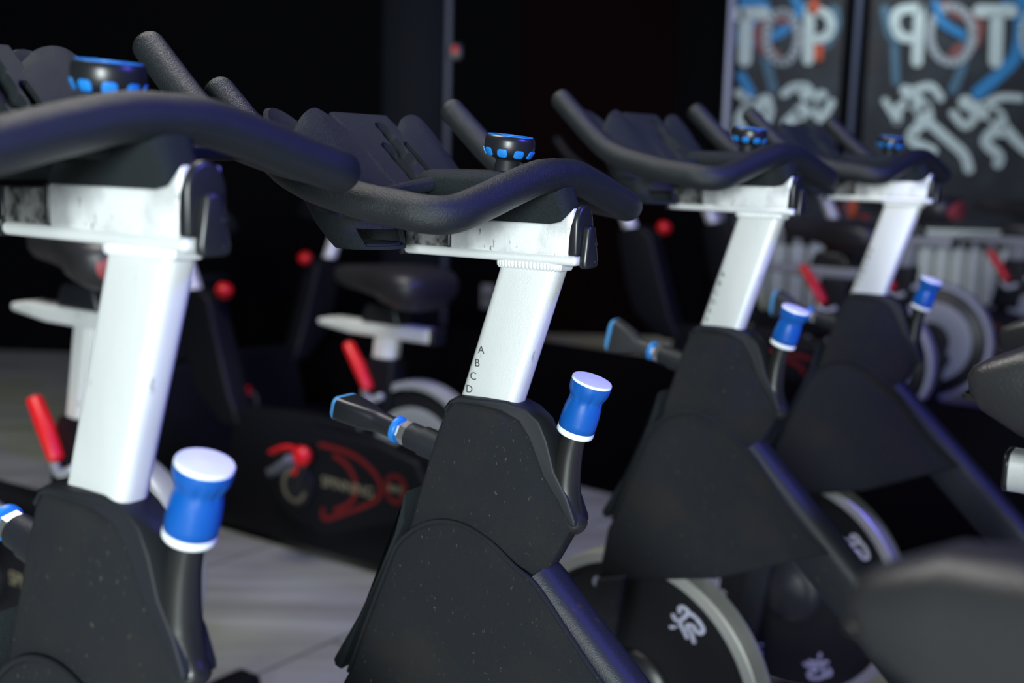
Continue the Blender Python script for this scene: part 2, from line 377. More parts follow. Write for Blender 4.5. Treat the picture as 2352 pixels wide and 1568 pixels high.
POST_A = lambda z: 0.1190 + (0.997 - z) * 0.3188           # front edge of the handlebar post
EMB = [(smooth_line([(752, 492), (752, 448), (790, 428), (838, 470), (802, 540), (760, 592), (718, 596), (692, 556)], 4), 44),
       (smooth_line([(838, 470), (905, 500), (965, 560), (992, 622), (968, 664), (925, 655), (895, 612), (848, 612), (838, 645), (880, 700), (908, 785)], 4), 46),
       ([(760, 592), (775, 650), (815, 710), (838, 758)], 40), ([(675, 697), (700, 688)], 40), ([(715, 680), (745, 662)], 14)]

def make_spin_bike(paddle_turn=0, letters=True, label='', wheel_turn=0):
    root = empty('spin_bike')
    tag(root, label, 'exercise bike', 'blue knobbed spin bikes in the front row')
    G = {'r': [], 'h': [], 's': []}                           # post-height, slider and saddle groups
    # --- frame
    bm = bmesh.new()
    def beam(p, q_, wl, hh, bev=0.014):
        p, q_ = Vector(p), Vector(q_); d = (q_ - p).normalized(); y = Vector((0, 1, 0)); n = d.cross(y)
        rr = rrect(wl, hh, bev); t = bmesh.new()
        loft(t, [[p + y * u_ + n * v_ for u_, v_ in rr], [q_ + y * u_ + n * v_ for u_, v_ in rr]]); merge(bm, t)
    beam((0.075, 0, 0.600), (-0.47, 0, 0.09), .031, .046, .024)
    beam((-0.335, 0, 0.08), (-0.53, 0, 0.46), .032, .034)
    beam((-0.42, 0, 0.12), (-0.66, 0, -0.20), .032, .034)
    frame = part(bm, 'main_frame', M['frame'], root)
    bm = bmesh.new()
    for s in (1, -1):
        t = bmesh.new(); prism(t, [(.352, .312), (.285, .335), (.365, -.215), (.430, -.215)], s * .0415 - .009, s * .0415 + .009, .006); merge(bm, t)
    part(bm, 'front_fork', M['shroud'], frame)
    for nm, ax, in (('front_stabilizer', .42), ('rear_stabilizer', -.66)):
        bm = bmesh.new(); prism(bm, [(ax - .035, -.235), (ax + .035, -.235), (ax + .03, -.195), (ax - .03, -.195)], -.26, .26, .01); st = part(bm, nm, M['frame'], root)
        for s in (-1, 1):
            bm = bmesh.new(); lathe(bm, [(.020, 0), (.024, .01), (.014, .02), (.012, .035)], (ax, s * .235, -.27), (0, 0, 1), 16); part(bm, 'foot', M['rubber'], st)
    # --- head cover
    REAR = [(.60, .052), (.6129, .0478), (.6826, .0089), (.6977, .0005), (.7245, .0105), (.7528, .029), (.7877, .0402), (.8096, .0516), (.8228, .0698), (.84, .09)]
    def taper(b):
        for v in b.verts:
            z = v.co.z; k = next((j for j in range(len(REAR) - 1) if REAR[j + 1][0] >= z), len(REAR) - 2)
            t = max(0, min(1, (z - REAR[k][0]) / (REAR[k + 1][0] - REAR[k][0]))); ra = REAR[k][1] * (1 - t) + REAR[k + 1][1] * t
            f = max(0, min(1, (v.co.x - ra) / .060)); f = f * f * (3 - 2 * f); l0 = v.co.y
            v.co.y *= .58 + .42 * f; v.co.x += .5 * abs(l0 - v.co.y) * .9
    bm = bmesh.new()
    prism(bm, [(.1748, .8235), (.1848, .8110), (.1972, .7807), (.2065, .7516), (.2255, .6922), (.2430, .6374), (.22, .60), (.11, .59), (.052, .604), (.0450, .616), (.0260, .650), (.0089, .6826), (.0063, .691), (.0218, .7172), (.0434, .7452), (.0640, .7894), (.0784, .8085), (.103, .8183), (.134, .8221)], -.030, .030, .011, 4)
    taper(bm); head = part(bm, 'head_cover', M['shroud'], root)
    inner = [(.182, .806), (.176, .818), (.160, .8215), (.134, .8221), (.103, .8183), (.0784, .8085), (.0640, .7894), (.0434, .7452), (.0218, .7172), (.0063, .691)]
    outer = [(-.0015, .6900), (-.001, .6977), (.0105, .7245), (.029, .7528), (.0402, .7877), (.0516, .8096), (.0698, .8228), (.0972, .8297), (.1342, .8301), (.166, .8290), (.1775, .8225), (.186, .8105)]
    bm = bmesh.new(); prism(bm, inner + outer, -.0315, .0315, .0045, 3); taper(bm); part(bm, 'collar_trim', M['rubber'], head)
    # --- flywheel cover with piping along its edges
    arc = [(.2557, .6186), (.2421, .6358), (.2186, .6546), (.192, .6664), (.1659, .6702), (.140, .6667), (.1081, .6536), (.0765, .6325), (.0455, .6146)]
    bm = bmesh.new()
    prism(bm, arc + [(-.046, .5161), (-.1063, .4650), (.1047, .3687), (.3603, .3008), (.3403, .4142), (.3292, .4344), (.3005, .5084), (.2795, .5609)], -.034, .034, .006, 3)
    cov = part(bm, 'flywheel_cover', M['shroud'], root)
    bm = bmesh.new()
    for s in (1, -1):
        sweep(bm, catmull([(a_, s * .0335, z_) for a_, z_ in arc] + [(.0, s * .0335, .5655), (-.046, s * .0335, .5165), (-.106, s * .0335, .467)], 5), .0034, 8)
        sweep(bm, catmull([(.2557, s * .0335, .6186), (.2795, s * .0335, .5609), (.3005, s * .0335, .5084), (.3292, s * .0335, .4344)], 5), .0028, 8)
    part(bm, 'edge_piping', M['shroud'], cov)
    bm = bmesh.new()
    prism(bm, [(.2360, .700), (.2420, .690), (.2560, .640), (.2800, .584), (.3100, .520), (.3540, .446), (.3512, .4370), (.3400, .4340), (.3290, .462), (.3020, .528), (.2640, .606), (.2400, .655)], -.036, .036, .003, 2)
    part(bm, 'sweat_guard', M['tray'], root)
    # --- handlebar post
    bm = bmesh.new()
    zs = [.66, .998]; rr = rrect(.0408, .0170, .012)
    loft(bm, [[(POST_A(z) - .0408 + u_, v_, z) for u_, v_ in rr] for z in zs])
    post = part(bm, 'handlebar_post', M['alu'], root); G['r'].append(post)
    bm = bmesh.new()
    for k in range(64):
        t = 2 * pi * k / 64; a_ = POST_A(.993) - .0408 + .0412 * max(-1, min(1, 1.25 * cos(t))); l_ = .0176 * max(-1, min(1, 1.25 * sin(t)))
        t2 = bmesh.new(); bmesh.ops.create_icosphere(t2, subdivisions=2, radius=.0046); t2.transform(Matrix.Translation((a_, l_, .9950)) @ Matrix.Diagonal((.75, .75, 1.3, 1))); merge(bm, t2)
    part(bm, 'weld_bead', M['alu'], post)
    if letters:
        for i, chr_ in enumerate('ABCDEFGH'):
            z = .8873 - i * .0168; a_ = POST_A(z) - .0132
            mx = UM @ Matrix.Translation((a_, .0172, z)) @ Matrix(((-1, 0, 0, 0), (0, 0, 1, 0), (0, 1, 0, 0), (0, 0, 0, 1))) @ Matrix.Rotation(R(0), 4, 'Z')
            text_mesh(chr_, .0135, .0002, 'height_letter', M['mark'], post, mx)
    # --- rail
    bm = bmesh.new()
    prism(bm, [(-.0225, .9975), (.0225, .9975), (.0225, 1.0095), (-.0225, 1.0095)], .0125, .2565, .0055, 3, axes='yz')
    rail = part(bm, 'handlebar_rail', M['alu'], root); G['r'].append(rail)
    bm = bmesh.new(); prism(bm, [(-.0185, 1.007), (.0185, 1.007), (.0185, 1.0400), (-.0185, 1.0400)], .03, .2560, .003, 2, axes='yz'); part(bm, 'inner_bar', M['polish'], rail)
    bm = bmesh.new()
    prism(bm, [(-.0230, .9965), (.0230, .9965), (.0230, 1.0110), (.0196, 1.014), (.0196, 1.041), (-.0196, 1.041), (-.0196, 1.014), (-.0230, 1.0110)], .2555, .2625, .003, 2, axes='yz'); part(bm, 'rail_end_cap', M['gloss'], rail)
    # --- sliding clamp
    bm = bmesh.new()
    prism(bm, [(.187, 1.0085), (.187, 1.0445), (.050, 1.0445), (.036, 1.0475), (.0300, 1.0530), (.0240, 1.0590), (.0190, 1.0640), (.0190, 1.050), (.0230, 1.030), (.0250, 1.0085)], -.0205, .0205, .004, 3)
    clamp = part(bm, 'handlebar_clamp', M['aluwornshade'], root); G['r'].append(clamp)
    bm = bmesh.new(); prism(bm, [(-.0212, 1.0080), (.0212, 1.0080), (.0212, 1.0450), (-.0212, 1.0450)], .1865, .1935, .004, 3, axes='yz'); part(bm, 'front_trim', M['gloss'], clamp)
    aw = .0198
    arch = [(-aw, 1.0080), (aw, 1.0080), (aw, 1.044)] + [(aw * cos(R(t)), 1.044 + .0235 * sin(R(t))) for t in range(15, 180, 15)] + [(-aw, 1.044)]
    bm = bmesh.new(); prism(bm, arch, .0125, .0262, .0042, 3, axes='yz'); cap = part(bm, 'rear_cap', M['gloss'], clamp)
    bm = bmesh.new(); prism(bm, [(.0145, .9945), (-.0140, .9945), (-.0155, 1.002), (-.0070, 1.0435), (.0085, 1.0435), (.0150, 1.004)], .0025, .0135, .0042, 3, axes='yz'); lev = part(bm, 'clamp_lever', M['gloss'], clamp)
    bm = bmesh.new()
    for z in (1.002, 1.0225): lathe(bm, [(.0026, 0), (.0026, .002), (.001, .0022)], (.0030, -.0065, z), (-1, 0, 0), 12)
    part(bm, 'bolt', M['rubber'], lev)
    # --- handlebar
    half = [(.3590, .230, 1.1825), (.330, .230, 1.1565), (.296, .230, 1.1265), (.262, .230, 1.1010), (.232, .230, 1.0875), (.205, .230, 1.0800), (.152, .230, 1.0690), (.112, .229, 1.0640), (.078, .225, 1.0595),
            (.060, .201, 1.0600), (.056, .150, 1.0715), (.054, .100, 1.0845), (.052, .050, 1.0960), (.051, .022, 1.0990), (.051, 0, 1.0993)]
    path = catmull(half + [(a_, -l_, z_) for a_, l_, z_ in half[-2::-1]], 7)
    bm = bmesh.new(); sweep(bm, path, [.0180, .0185, .0195, .0200, .0200, .0195, .0200, .0200, .0195, .0185, .0180], 26)
    bar = part(bm, 'handlebar', M['urethane'], root, sharp=60); G['h'].append(bar)
    # molded neck below the bar, flaring into the clamp
    bm = bmesh.new()
    def sec(z, a0, a1, hw, r): return [((a0 + a1) / 2 + u_, v_, z) for u_, v_ in rrect((a1 - a0) / 2, hw, r)]
    loft(bm, [sec(1.038, .024, .186, .0190, .008), sec(1.0475, .030, .184, .0190, .010), sec(1.058, .026, .178, .020, .012), sec(1.068, .030, .17, .022, .014), sec(1.085, .036, .160, .022, .014), sec(1.098, .042, .15, .018, .012)])
    part(bm, 'bar_neck', M['tray'], bar)
    bm = bmesh.new()
    def oval(z, a0, a1, hw, k): return [((a0 + a1) / 2 + (a1 - a0) / 2 * math.copysign(abs(cos(t)) ** .5, cos(t)), hw * math.copysign(abs(sin(t)) ** .6, sin(t)), z + k * cos(t)) for t in [2 * pi * i / 36 for i in range(36)]]
    loft(bm, [oval(1.066, .09, .215, .040, 0), oval(1.074, .085, .224, .048, 0), oval(1.088, .085, .230, .053, 0), oval(1.0940, .087, .229, .0515, 0), oval(1.0985, .090, .225, .0485, 0), oval(1.1012, .096, .218, .043, 0), oval(1.1024, .104, .208, .035, 0), oval(1.1028, .115, .195, .02, 0)])
    part(bm, 'centre_pad', M['tray'], bar, sharp=75)
    for s in (1, -1):
        bm = bmesh.new(); sweep(bm, catmull([(.195, s * .040, 1.086), (.204, s * .09, 1.079), (.206, s * .15, 1.072), (.196, s * .228, 1.076)], 6), [.009, .008, .008, .010], 12); part(bm, 'cross_strut', M['tray'], bar)
    # --- bottle and phone tray
    tray_root_bm = bmesh.new()
    # inclined centre plate with three sunk slots
    top = Vector((.3430, 0, 1.1680)); bot = Vector((.2150, 0, 1.0600)); d = (bot - top); n = Vector((-d.z, 0, d.x)).normalized(); n = n if n.z > 0 else -n
    NU, NV = 60, 64; wv = .060; grid = []
    slots = [((.018, .17), (.018, .53)), ((.026 + .012, .40), (.036, .80)), ((-.014, .36), (-.014, .80))]
    slots = [((-.022, .16), (-.018, .50)), ((.004, .40), (.008, .80)), ((-.046, .38), (-.043, .80))]
    for i in range(NV + 1):
        row = []
        for j in range(NU + 1):
            v = i / NV; l_ = -wv + 2 * wv * j / NU
            p = top + d * v + Vector((0, l_, 0)); h = 0
            for (l0, v0), (l1, v1) in slots:
                ax_ = Vector((l0, v0 * d.length)); bx_ = Vector((l1, v1 * d.length)); pp = Vector((l_, v * d.length)); ab = bx_ - ax_
                t = max(0, min(1, (pp - ax_).dot(ab) / ab.length_squared)); dist = (pp - ax_ - ab * t).length
                h -= .0150 * max(0, min(1, (.0112 - dist) / .0024))
            edge = max(0, abs(l_) - .054) / .006
            row.append(tray_root_bm.verts.new(p + n * (h - .006 * edge ** 2)))
        grid.append(row)
    for i in range(NV):
        for j in range(NU): tray_root_bm.faces.new((grid[i][j], grid[i][j + 1], grid[i + 1][j + 1], grid[i + 1][j]))
    g = bmesh.ops.extrude_face_region(tray_root_bm, geom=list(tray_root_bm.faces))
    bmesh.ops.translate(tray_root_bm, vec=-n * .019, verts=[v for v in g['geom'] if isinstance(v, bmesh.types.BMVert)])
    tray = part(tray_root_bm, 'phone_tray', M['tray'], root, sharp=50); G['h'].append(tray)
    for s in (1, -1):
        bm = bmesh.new(); NA, NZ = 56, 22; C0 = lambda z: .2375 + (z - 1.003) * .700
        def rimz(t): return 1.092 + (.078 * max(0, cos(t)) ** 1.3 if cos(t) > 0 else -.010 * abs(cos(t)))
        outer_, inner_ = [], []
        for j in range(NZ + 1):
            ro, ri = [], []
            for k in range(NA):
                t = 2 * pi * k / NA; z = 1.010 + (rimz(t) - 1.010) * j / NZ
                sh = min(1, (j / NZ * .11 + .004) / .030) ** .5
                ra, rl = .0455 * (.80 + .2 * sh), .0545 * (.72 + .28 * sh)
                ct, st_ = cos(t), sin(t)
                ro.append(bm.verts.new((C0(z) + ra * ct, s * .1045 + rl * st_, z)))
                ri.append(bm.verts.new((C0(z) + (ra - .0065) * ct, s * .1045 + (rl - .0065) * st_, z + (0 if j else .006))))
            outer_.append(ro); inner_.append(ri)
        skip = lambda j, k: 1 <= j <= 6 and (cos(2 * pi * (k + .5) / NA) < -.45) and abs(sin(2 * pi * (k + .5) / NA)) < .80
        for j in range(NZ):
            for k in range(NA):
                k2 = (k + 1) % NA
                if skip(j, k): continue
                bm.faces.new((outer_[j][k], outer_[j][k2], outer_[j + 1][k2], outer_[j + 1][k]))
                bm.faces.new((inner_[j][k], inner_[j + 1][k], inner_[j + 1][k2], inner_[j][k2]))
                for (dj, dk, va, vb) in ((0, -1, 0, 1), (0, 1, 0, 1), (-1, 0, 0, 0), (1, 0, 0, 0)):
                    jj, kk = j + dj, (k + dk) % NA
                    if 0 <= jj < NZ and skip(jj, kk):
                        if dk == -1: bm.faces.new((outer_[j][k], outer_[j + 1][k], inner_[j + 1][k], inner_[j][k]))
                        elif dk == 1: bm.faces.new((outer_[j][k2], inner_[j][k2], inner_[j + 1][k2], outer_[j + 1][k2]))
                        elif dj == -1: bm.faces.new((outer_[j][k], inner_[j][k], inner_[j][k2], outer_[j][k2]))
                        else: bm.faces.new((outer_[j + 1][k], outer_[j + 1][k2], inner_[j + 1][k2], inner_[j + 1][k]))
        for k in range(NA):
            k2 = (k + 1) % NA; bm.faces.new((outer_[NZ][k], outer_[NZ][k2], inner_[NZ][k2], inner_[NZ][k]))
        bm.faces.new(outer_[0][::-1]); bm.faces.new(inner_[0])
        part(bm, 'bottle_holder', M['tray'], tray, sharp=55)
        bm = bmesh.new()
        tp = catmull([(.3200, .047, 1.1490), (.3245, .060, 1.1560), (.3320, .080, 1.1685), (.3300, .102, 1.1725), (.3280, .124, 1.1630), (.3230, .148, 1.1390), (.3150, .172, 1.1100)], 5)
        bt = catmull([(.2240, .047, 1.0660), (.2210, .060, 1.0560), (.2200, .080, 1.0470), (.2250, .102, 1.0430), (.2350, .124, 1.0450), (.2480, .148, 1.0500), (.2630, .172, 1.0580)], 5)
        front_, back_ = [], []
        for i in range(13):
            v = i / 12; fr, bk = [], []
            for A_, B_ in zip(tp, bt):
                p = A_.lerp(B_, v); e_ = min(1, i / 1.2); p = Vector((p.x, s * p.y, p.z)); off = Vector((.77, 0, -.64))
                fr.append(bm.verts.new(p + off * (.0028 * (1 - e_)))); bk.append(bm.verts.new(p + off * (.0075 - .0020 * (1 - e_))))
            front_.append(fr); back_.append(bk)
        for i in range(12):
            for j in range(len(tp) - 1):
                bm.faces.new((front_[i][j], front_[i][j + 1], front_[i + 1][j + 1], front_[i + 1][j])); bm.faces.new((back_[i][j], back_[i + 1][j], back_[i + 1][j + 1], back_[i][j + 1]))
            for j in (0, len(tp) - 1): bm.faces.new((front_[i][j], front_[i + 1][j], back_[i + 1][j], back_[i][j]))
        for i in (0, 12):
            for j in range(len(tp) - 1): bm.faces.new((front_[i][j], back_[i][j], back_[i][j + 1], front_[i][j + 1]))
        part(bm, 'side_flap', M['tray'], tray, sharp=70)
    # --- tray knob
    tl = Matrix.Translation((.1215, 0, 1.103)) @ Matrix.Rotation(R(-6), 4, 'Y'); ax = tl.to_3x3() @ Vector((0, 0, 1)); o3 = tl.translation
    bm = bmesh.new(); lathe(bm, [(.0152, -.004), (.0150, .006), (.0138, .012), (.0138, .02)], o3, ax, 32); kb = part(bm, 'tray_knob', M['rubber'], root); G['h'].append(kb)
    bm = bmesh.new(); dim = None
    lathe(bm, [(.0150, .0115), (.0155, .013), (.0235, .0165), (.0262, .018), (.0285, .0205), (.0297, .0240), (.0300, .0285), (.0298, .0345), (.0288, .0385), (.0268, .0405), (.0255, .0408), (.0, .0412)], o3, ax, 96, dim); part(bm, 'knob_head', M['gloss'], kb)
    bm = bmesh.new(); lathe(bm, [(.0270, .0400), (.0266, .0414), (.0252, .0414), (.0250, .0405)], o3, ax, 48); part(bm, 'knob_ring', M['sky'], kb)
    bm = bmesh.new(); strokes(bm, [(ell(0, 0, .012, .012, 14, 20, 250), .004), ([(.004, -.004), (-.009, .008)], .003)], lambda u_, v_: Vector((0, 0, 0)) + Vector((u_, v_, 0)), (0, 0, 1), .0005)
    bm.transform(tl @ Matrix.Translation((0, 0, .0413))); part(bm, 'knob_symbol', M['sky'], kb)
    for i in range(9):
        t = 2 * pi * (i + .5) / 9 + .10; bm = bmesh.new(); t2 = bmesh.new()
        pts = rrect(.0054, .0044, .0030, 4); loft(t2, [[(0, u_ * 1.12, v_ * 1.12) for u_, v_ in pts], [(.0018, u_ * 1.12, v_ * 1.12) for u_, v_ in pts], [(.0022, u_, v_) for u_, v_ in pts]])
        t2.transform(tl @ Matrix.Rotation(t, 4, 'Z') @ Matrix.Translation((.0269, 0, .0214)) @ Matrix.Rotation(R(24), 4, 'Y')); merge(bm, t2)
        part(bm, 'grip_insert', M['sky'], kb)
    # --- resistance knob
    ax = Vector((-.0300, 0, .0950)).normalized(); o3 = Vector((.0192, 0, .7955))
    bm = bmesh.new(); sweep(bm, catmull([o3 - ax * -.01, (.0228, 0, .779), (.0262, 0, .752), (.0268, 0, .725), (.0215, 0, .702), (.0120, 0, .688)], 8), [.0142, .0150, .0165, .0180, .0175, .0150], 28)
    stem = part(bm, 'resistance_stem', M['stem'], root)
    bm = bmesh.new()
    lathe(bm, [(.0, 0), (.0212, 0), (.0224, .0015), (.0226, .0035), (.0224, .0075), (.0215, .0080)], o3, ax, 48); kn = part(bm, 'resistance_knob', M['white'], root)
    dd = lambda a, s_: 1 - (.055 * max(0, cos(8 * a)) ** 1.5 if .046 < s_ < .0605 else 0)
    bm = bmesh.new(); lathe(bm, [(.0215, .0072), (.0222, .0078), (.0224, .016), (.0222, .026), (.0214, .036), (.0202, .0425), (.0198, .0465), (.0206, .0490), (.0222, .0525), (.0236, .056), (.0243, .0610), (.0245, .0650), (.0243, .0672)], o3, ax, 96, dd); part(bm, 'knob_grip', M['blue'], kn, sharp=60)
    bm = bmesh.new(); lathe(bm, [(.0242, .0668), (.0243, .0690), (.0236, .0702), (.018, .0710), (.0, .0714)], o3, ax, 48); part(bm, 'knob_cap', M['white'], kn)
    # --- pop pin with its paddle
    d0 = Vector((.2244, 0, .7545)); d = (Vector((.3704, 0, .7860)) - d0).normalized()
    bm = bmesh.new(); lathe(bm, [(.0195, -.060), (.0195, .012), (.0172, .013), (.0172, .034), (.0160, .035)], d0, d, 28); pin = part(bm, 'pop_pin', M['frame'], root)
    bm = bmesh.new(); lathe(bm, [(.0162, .033), (.0162, .045), (.0130, .0455)], d0, d, 6); part(bm, 'hex_nut', M['steel'], pin, smooth=False)
    bm = bmesh.new(); lathe(bm, [(.0128, .0450), (.0128, .050), (.010, .0505)], d0, d, 6); part(bm, 'hex_nut', M['steel'], pin, smooth=False)
    bm = bmesh.new(); lathe(bm, [(.0130, .0490), (.0168, .0495), (.0182, .0525), (.0180, .0560), (.0160, .0580), (.0135, .0585)], d0, d, 28); part(bm, 'pin_ring', M['sky'], pin)
    FL = .007 if paddle_turn == 0 else .015
    y = Matrix.Rotation(R(paddle_turn), 3, d) @ Vector((0, 1, 0)); z = d.cross(y) * -1
    def psec(s_, wy, wz, r, n_=6): return [d0 + d * s_ + y * u_ + z * v_ for u_, v_ in rrect(wy, wz, min(r, wy * .98, wz * .98), n_)]
    bm = bmesh.new(); loft(bm, [psec(.056, .0125, .0125, .0125), psec(.062, .0138, .0138, .0138), psec(.082, .0142, .0142, .0142), psec(.090, .0150 + FL * .1, .0148, .012), psec(.104, .0160 + FL * .45, .0155, .010), psec(.128, .0175 + FL * .82, .0156, .009), psec(.143, .0180 + FL, .0156, .009)])
    pad = part(bm, 'pull_paddle', M['paddle'] if paddle_turn else M['gloss'], pin, sharp=50)
    bm = bmesh.new(); loft(bm, [psec(.1428, .0181 + FL, .0157, .009), psec(.147, .0172 + FL, .0154, .009), psec(.151, .0145 + FL * .9, .0140, .009), psec(.1538, .0105 + FL * .7, .0105, .008), psec(.155, .005 + FL * .4, .006, .005)])
    part(bm, 'paddle_edge', M['pale'], pad, sharp=50)
    # --- flywheel
    ca, cz, rw, hw = .280, .090, .285, .0280
    bm = bmesh.new()
    lathe(bm, [(.030, -.019), (.248, -.019), (.254, -.026), (.270, -.0265), (.270, .0265), (.254, .026), (.248, .019), (.030, .019)], (ca, 0, cz), (0, 1, 0), 96); fw = part(bm, 'flywheel', M['fly'], root)
    bm = bmesh.new()
    lathe(bm, [(.262, -hw), (rw - .003, -hw), (rw, -hw + .003), (rw, hw - .003), (rw - .003, hw), (.262, hw), (.262, -hw)], (ca, 0, cz), (0, 1, 0), 120); part(bm, 'rim', M['rim'], fw, sharp=30)
    bm = bmesh.new()
    lathe(bm, [(.085, .012), (.090, .022), (.084, .030), (.060, .036), (.045, .040), (.020, .052), (.0, .052)], (ca, 0, cz), (0, 1, 0), 48)
    lathe(bm, [(.085, .012), (.090, .022), (.084, .030), (.045, .040), (.020, .052), (.0, .052)], (ca, 0, cz), (0, -1, 0), 48)
    part(bm, 'hub', M['gloss'], fw)
    base_ang = math.atan2(.2623 - cz, .1628 - ca)
    for k in range(7):
        for s in (1,):
            bm = bmesh.new()
            c0 = Vector((.1628, 0, .2623)); kx, kz = .000171 / .80, .000171
            strokes(bm, EMB, lambda u_, v_: Vector((c0.x - (u_ - 835) * kx - ca, .0192, c0.z - (v_ - 610) * kz - cz)), (0, s, 0), .0006)
            bm.transform(Matrix.Translation((ca, 0, cz)) @ Matrix.Rotation(2 * pi * k / 7 + R(wheel_turn), 4, 'Y'))
            part(bm, 'emblem', M['emblem'], fw, smooth=False)
    # --- drive side guard, cranks, pedals
    bb = Vector((-.335, 0, .085))
    bm = bmesh.new()
    o2 = [(bb.x + .105 * cos(R(t)), bb.z + .105 * sin(R(t))) for t in range(90, 271, 15)] + [(ca + .05 * cos(R(t)), cz + .05 * sin(R(t))) for t in range(-90, 91, 20)]
    prism(bm, o2, -.085, -.066, .008); part(bm, 'chain_guard', M['gloss'], root)
    bm = bmesh.new(); lathe(bm, [(.03, -.062), (.035, -.05), (.035, .05), (.03, .062)], bb, (0, 1, 0), 24); part(bm, 'bottom_bracket', M['frame'], root)
    for s, an in ((1, -20), (-1, 160)):
        e = bb + Vector((cos(R(an)) * .205, 0, sin(R(an)) * .205))
        bm = bmesh.new(); sweep(bm, [(bb.x, s * .098, bb.z), (bb.x * .5 + e.x * .5, s * .10, bb.z * .5 + e.z * .5), (e.x, s * .104, e.z)], [.019, .014, .016], 12, flat=.6); cr = part(bm, 'crank_arm', M['steel'], root)
        bm = bmesh.new(); t2 = bmesh.new(); ll = s * .160
        for dx in (-.048, .048): prism(t2, [(e.x + dx - .006, e.z - .012), (e.x + dx + .006, e.z - .012), (e.x + dx + .006, e.z + .012), (e.x + dx - .006, e.z + .012)], ll - .048, ll + .048, .003)
        for dl in (-.044, 0, .044): prism(t2, [(e.x - .05, e.z - .009), (e.x + .05, e.z - .009), (e.x + .05, e.z + .009), (e.x - .05, e.z + .009)], ll + dl - .006, ll + dl + .006, .003)
        lathe(t2, [(.009, 0), (.009, .11)], (e.x, s * .10, e.z), (0, s, 0), 12); merge(bm, t2)
        pdl = part(bm, 'pedal', M['gloss'], cr)
        bm = bmesh.new(); sweep(bm, catmull([(e.x + .05, ll, e.z + .005), (e.x + .13, ll - .03, e.z + .05), (e.x + .13, ll + .03, e.z + .05), (e.x + .05, ll + .04, e.z + .005)], 6), .006, 8, flat=2); part(bm, 'toe_cage', M['rubber'], pdl)
    # --- saddle, slider and seat post
    bm = bmesh.new(); sweep(bm, [(-.525, 0, .44), (-.660, 0, .82)], .026, 24, False); G['s'].append(part(bm, 'seat_post', M['alu'], root))
    bm = bmesh.new(); prism(bm, [(u_, v_ + .833) for u_, v_ in rrect(.024, .019, .012, 5)], -.462, -.80, 0, axes='yz'); sl = part(bm, 'seat_slider', M['alu'], root); G['s'].append(sl)
    bm = bmesh.new(); prism(bm, [(u_, v_ + .833) for u_, v_ in rrect(.0245, .0195, .012, 5)], -.457, -.463, .002, axes='yz'); part(bm, 'slider_cap', M['gloss'], sl)
    bm = bmesh.new(); prism(bm, [(-.57, .85), (-.67, .85), (-.65, .905), (-.59, .905)], -.022, .022, .008); part(bm, 'saddle_clamp', M['gloss'], sl)
    bm = bmesh.new()
    st = [(0, .010, .003), (.004, .020, .012), (.015, .027, .019), (.05, .034, .030), (.12, .044, .036), (.20, .066, .039), (.26, .100, .041), (.31, .120, .041), (.345, .118, .028), (.368, .095, .020), (.378, .06, .010)]
    secs = []
    for x, hw_, th in st:
        zc = .925 + .004 * sin(x * 9) - .006 * (x < .02); s_ = []
        for k in range(30):
            t = 2 * pi * k / 30; c_, n_ = cos(t), sin(t)
            z_ = zc + (th * .95 if n_ > 0 else th * 1.45 + .030 * min(1, x / .10)) * math.copysign(abs(n_) ** .8, n_) - (.012 * (1 - abs(c_)) * 0)
            s_.append((-.416 - x, hw_ * math.copysign(abs(c_) ** .75, c_) * (1 if n_ > -.3 else .86), z_))
        secs.append(s_)
    loft(bm, secs); sad = part(bm, 'saddle', M['saddle'], root, sharp=60); G['s'].append(sad)
    bm = bmesh.new(); sweep(bm, catmull([(-.50, .014, .903), (-.445, .014, .901), (-.418, .009, .900), (-.416, -.009, .900), (-.445, -.014, .901), (-.50, -.014, .903)], 6), .0030, 8); part(bm, 'saddle_loop', M['stem'], sad)
    return root, G

def shift(G, r=(0, 0), h=(0, 0), s=(0, 0)):
    for k, v in (('r', r), ('h', (r[0] + h[0], r[1] + h[1])), ('s', s)):
        for o in G[k]: o.location.x += v[0] * Q; o.location.z += v[1] * Q

ORG = [(-.24583, .92464), (.09239, 1.36438), (.48262, 2.03995), (.93245, 2.66300)]
HEAD = [34.8572, 31.1330, 38.1195, 36.4707]
RLo = [-.0249, 0, -.0113, -.0086]; SLo = [.0119, 0, -.0063, .0016]; DZo = [.0432, 0, .0353, .0421]
SEAT = [(-.116, -.027), (0, 0), (.070, -.050), (.0, -.02)]
PAD = [70, 0, 90, 75]
LAB = ['nearest spin bike, cropped by the left edge of the photo, with the largest knob',
       'sharply focused centre spin bike with letters A to D down its silver post',
       'spin bike second from the right with upright grey paddle and white emblem flywheel',
       'farthest spin bike of the front row, rightmost, in front of the running figures']
for i in range(4):
    root, G = make_spin_bike(PAD[i], i > 0, LAB[i], (20, 0, 0, -17)[i])
    root.location = (ORG[i][0] * Q, ORG[i][1] * Q, 0); root.rotation_euler = (0, 0, R(180 - HEAD[i]))
    for o in kids(root):
        if o.name.startswith('resistance_knob'): o.location += Vector((-.30, 0, .953)) * ((.011, .003, .012, .010)[i] * Q)
    shift(G, (RLo[i], DZo[i]), (SLo[i], 0), SEAT[i])

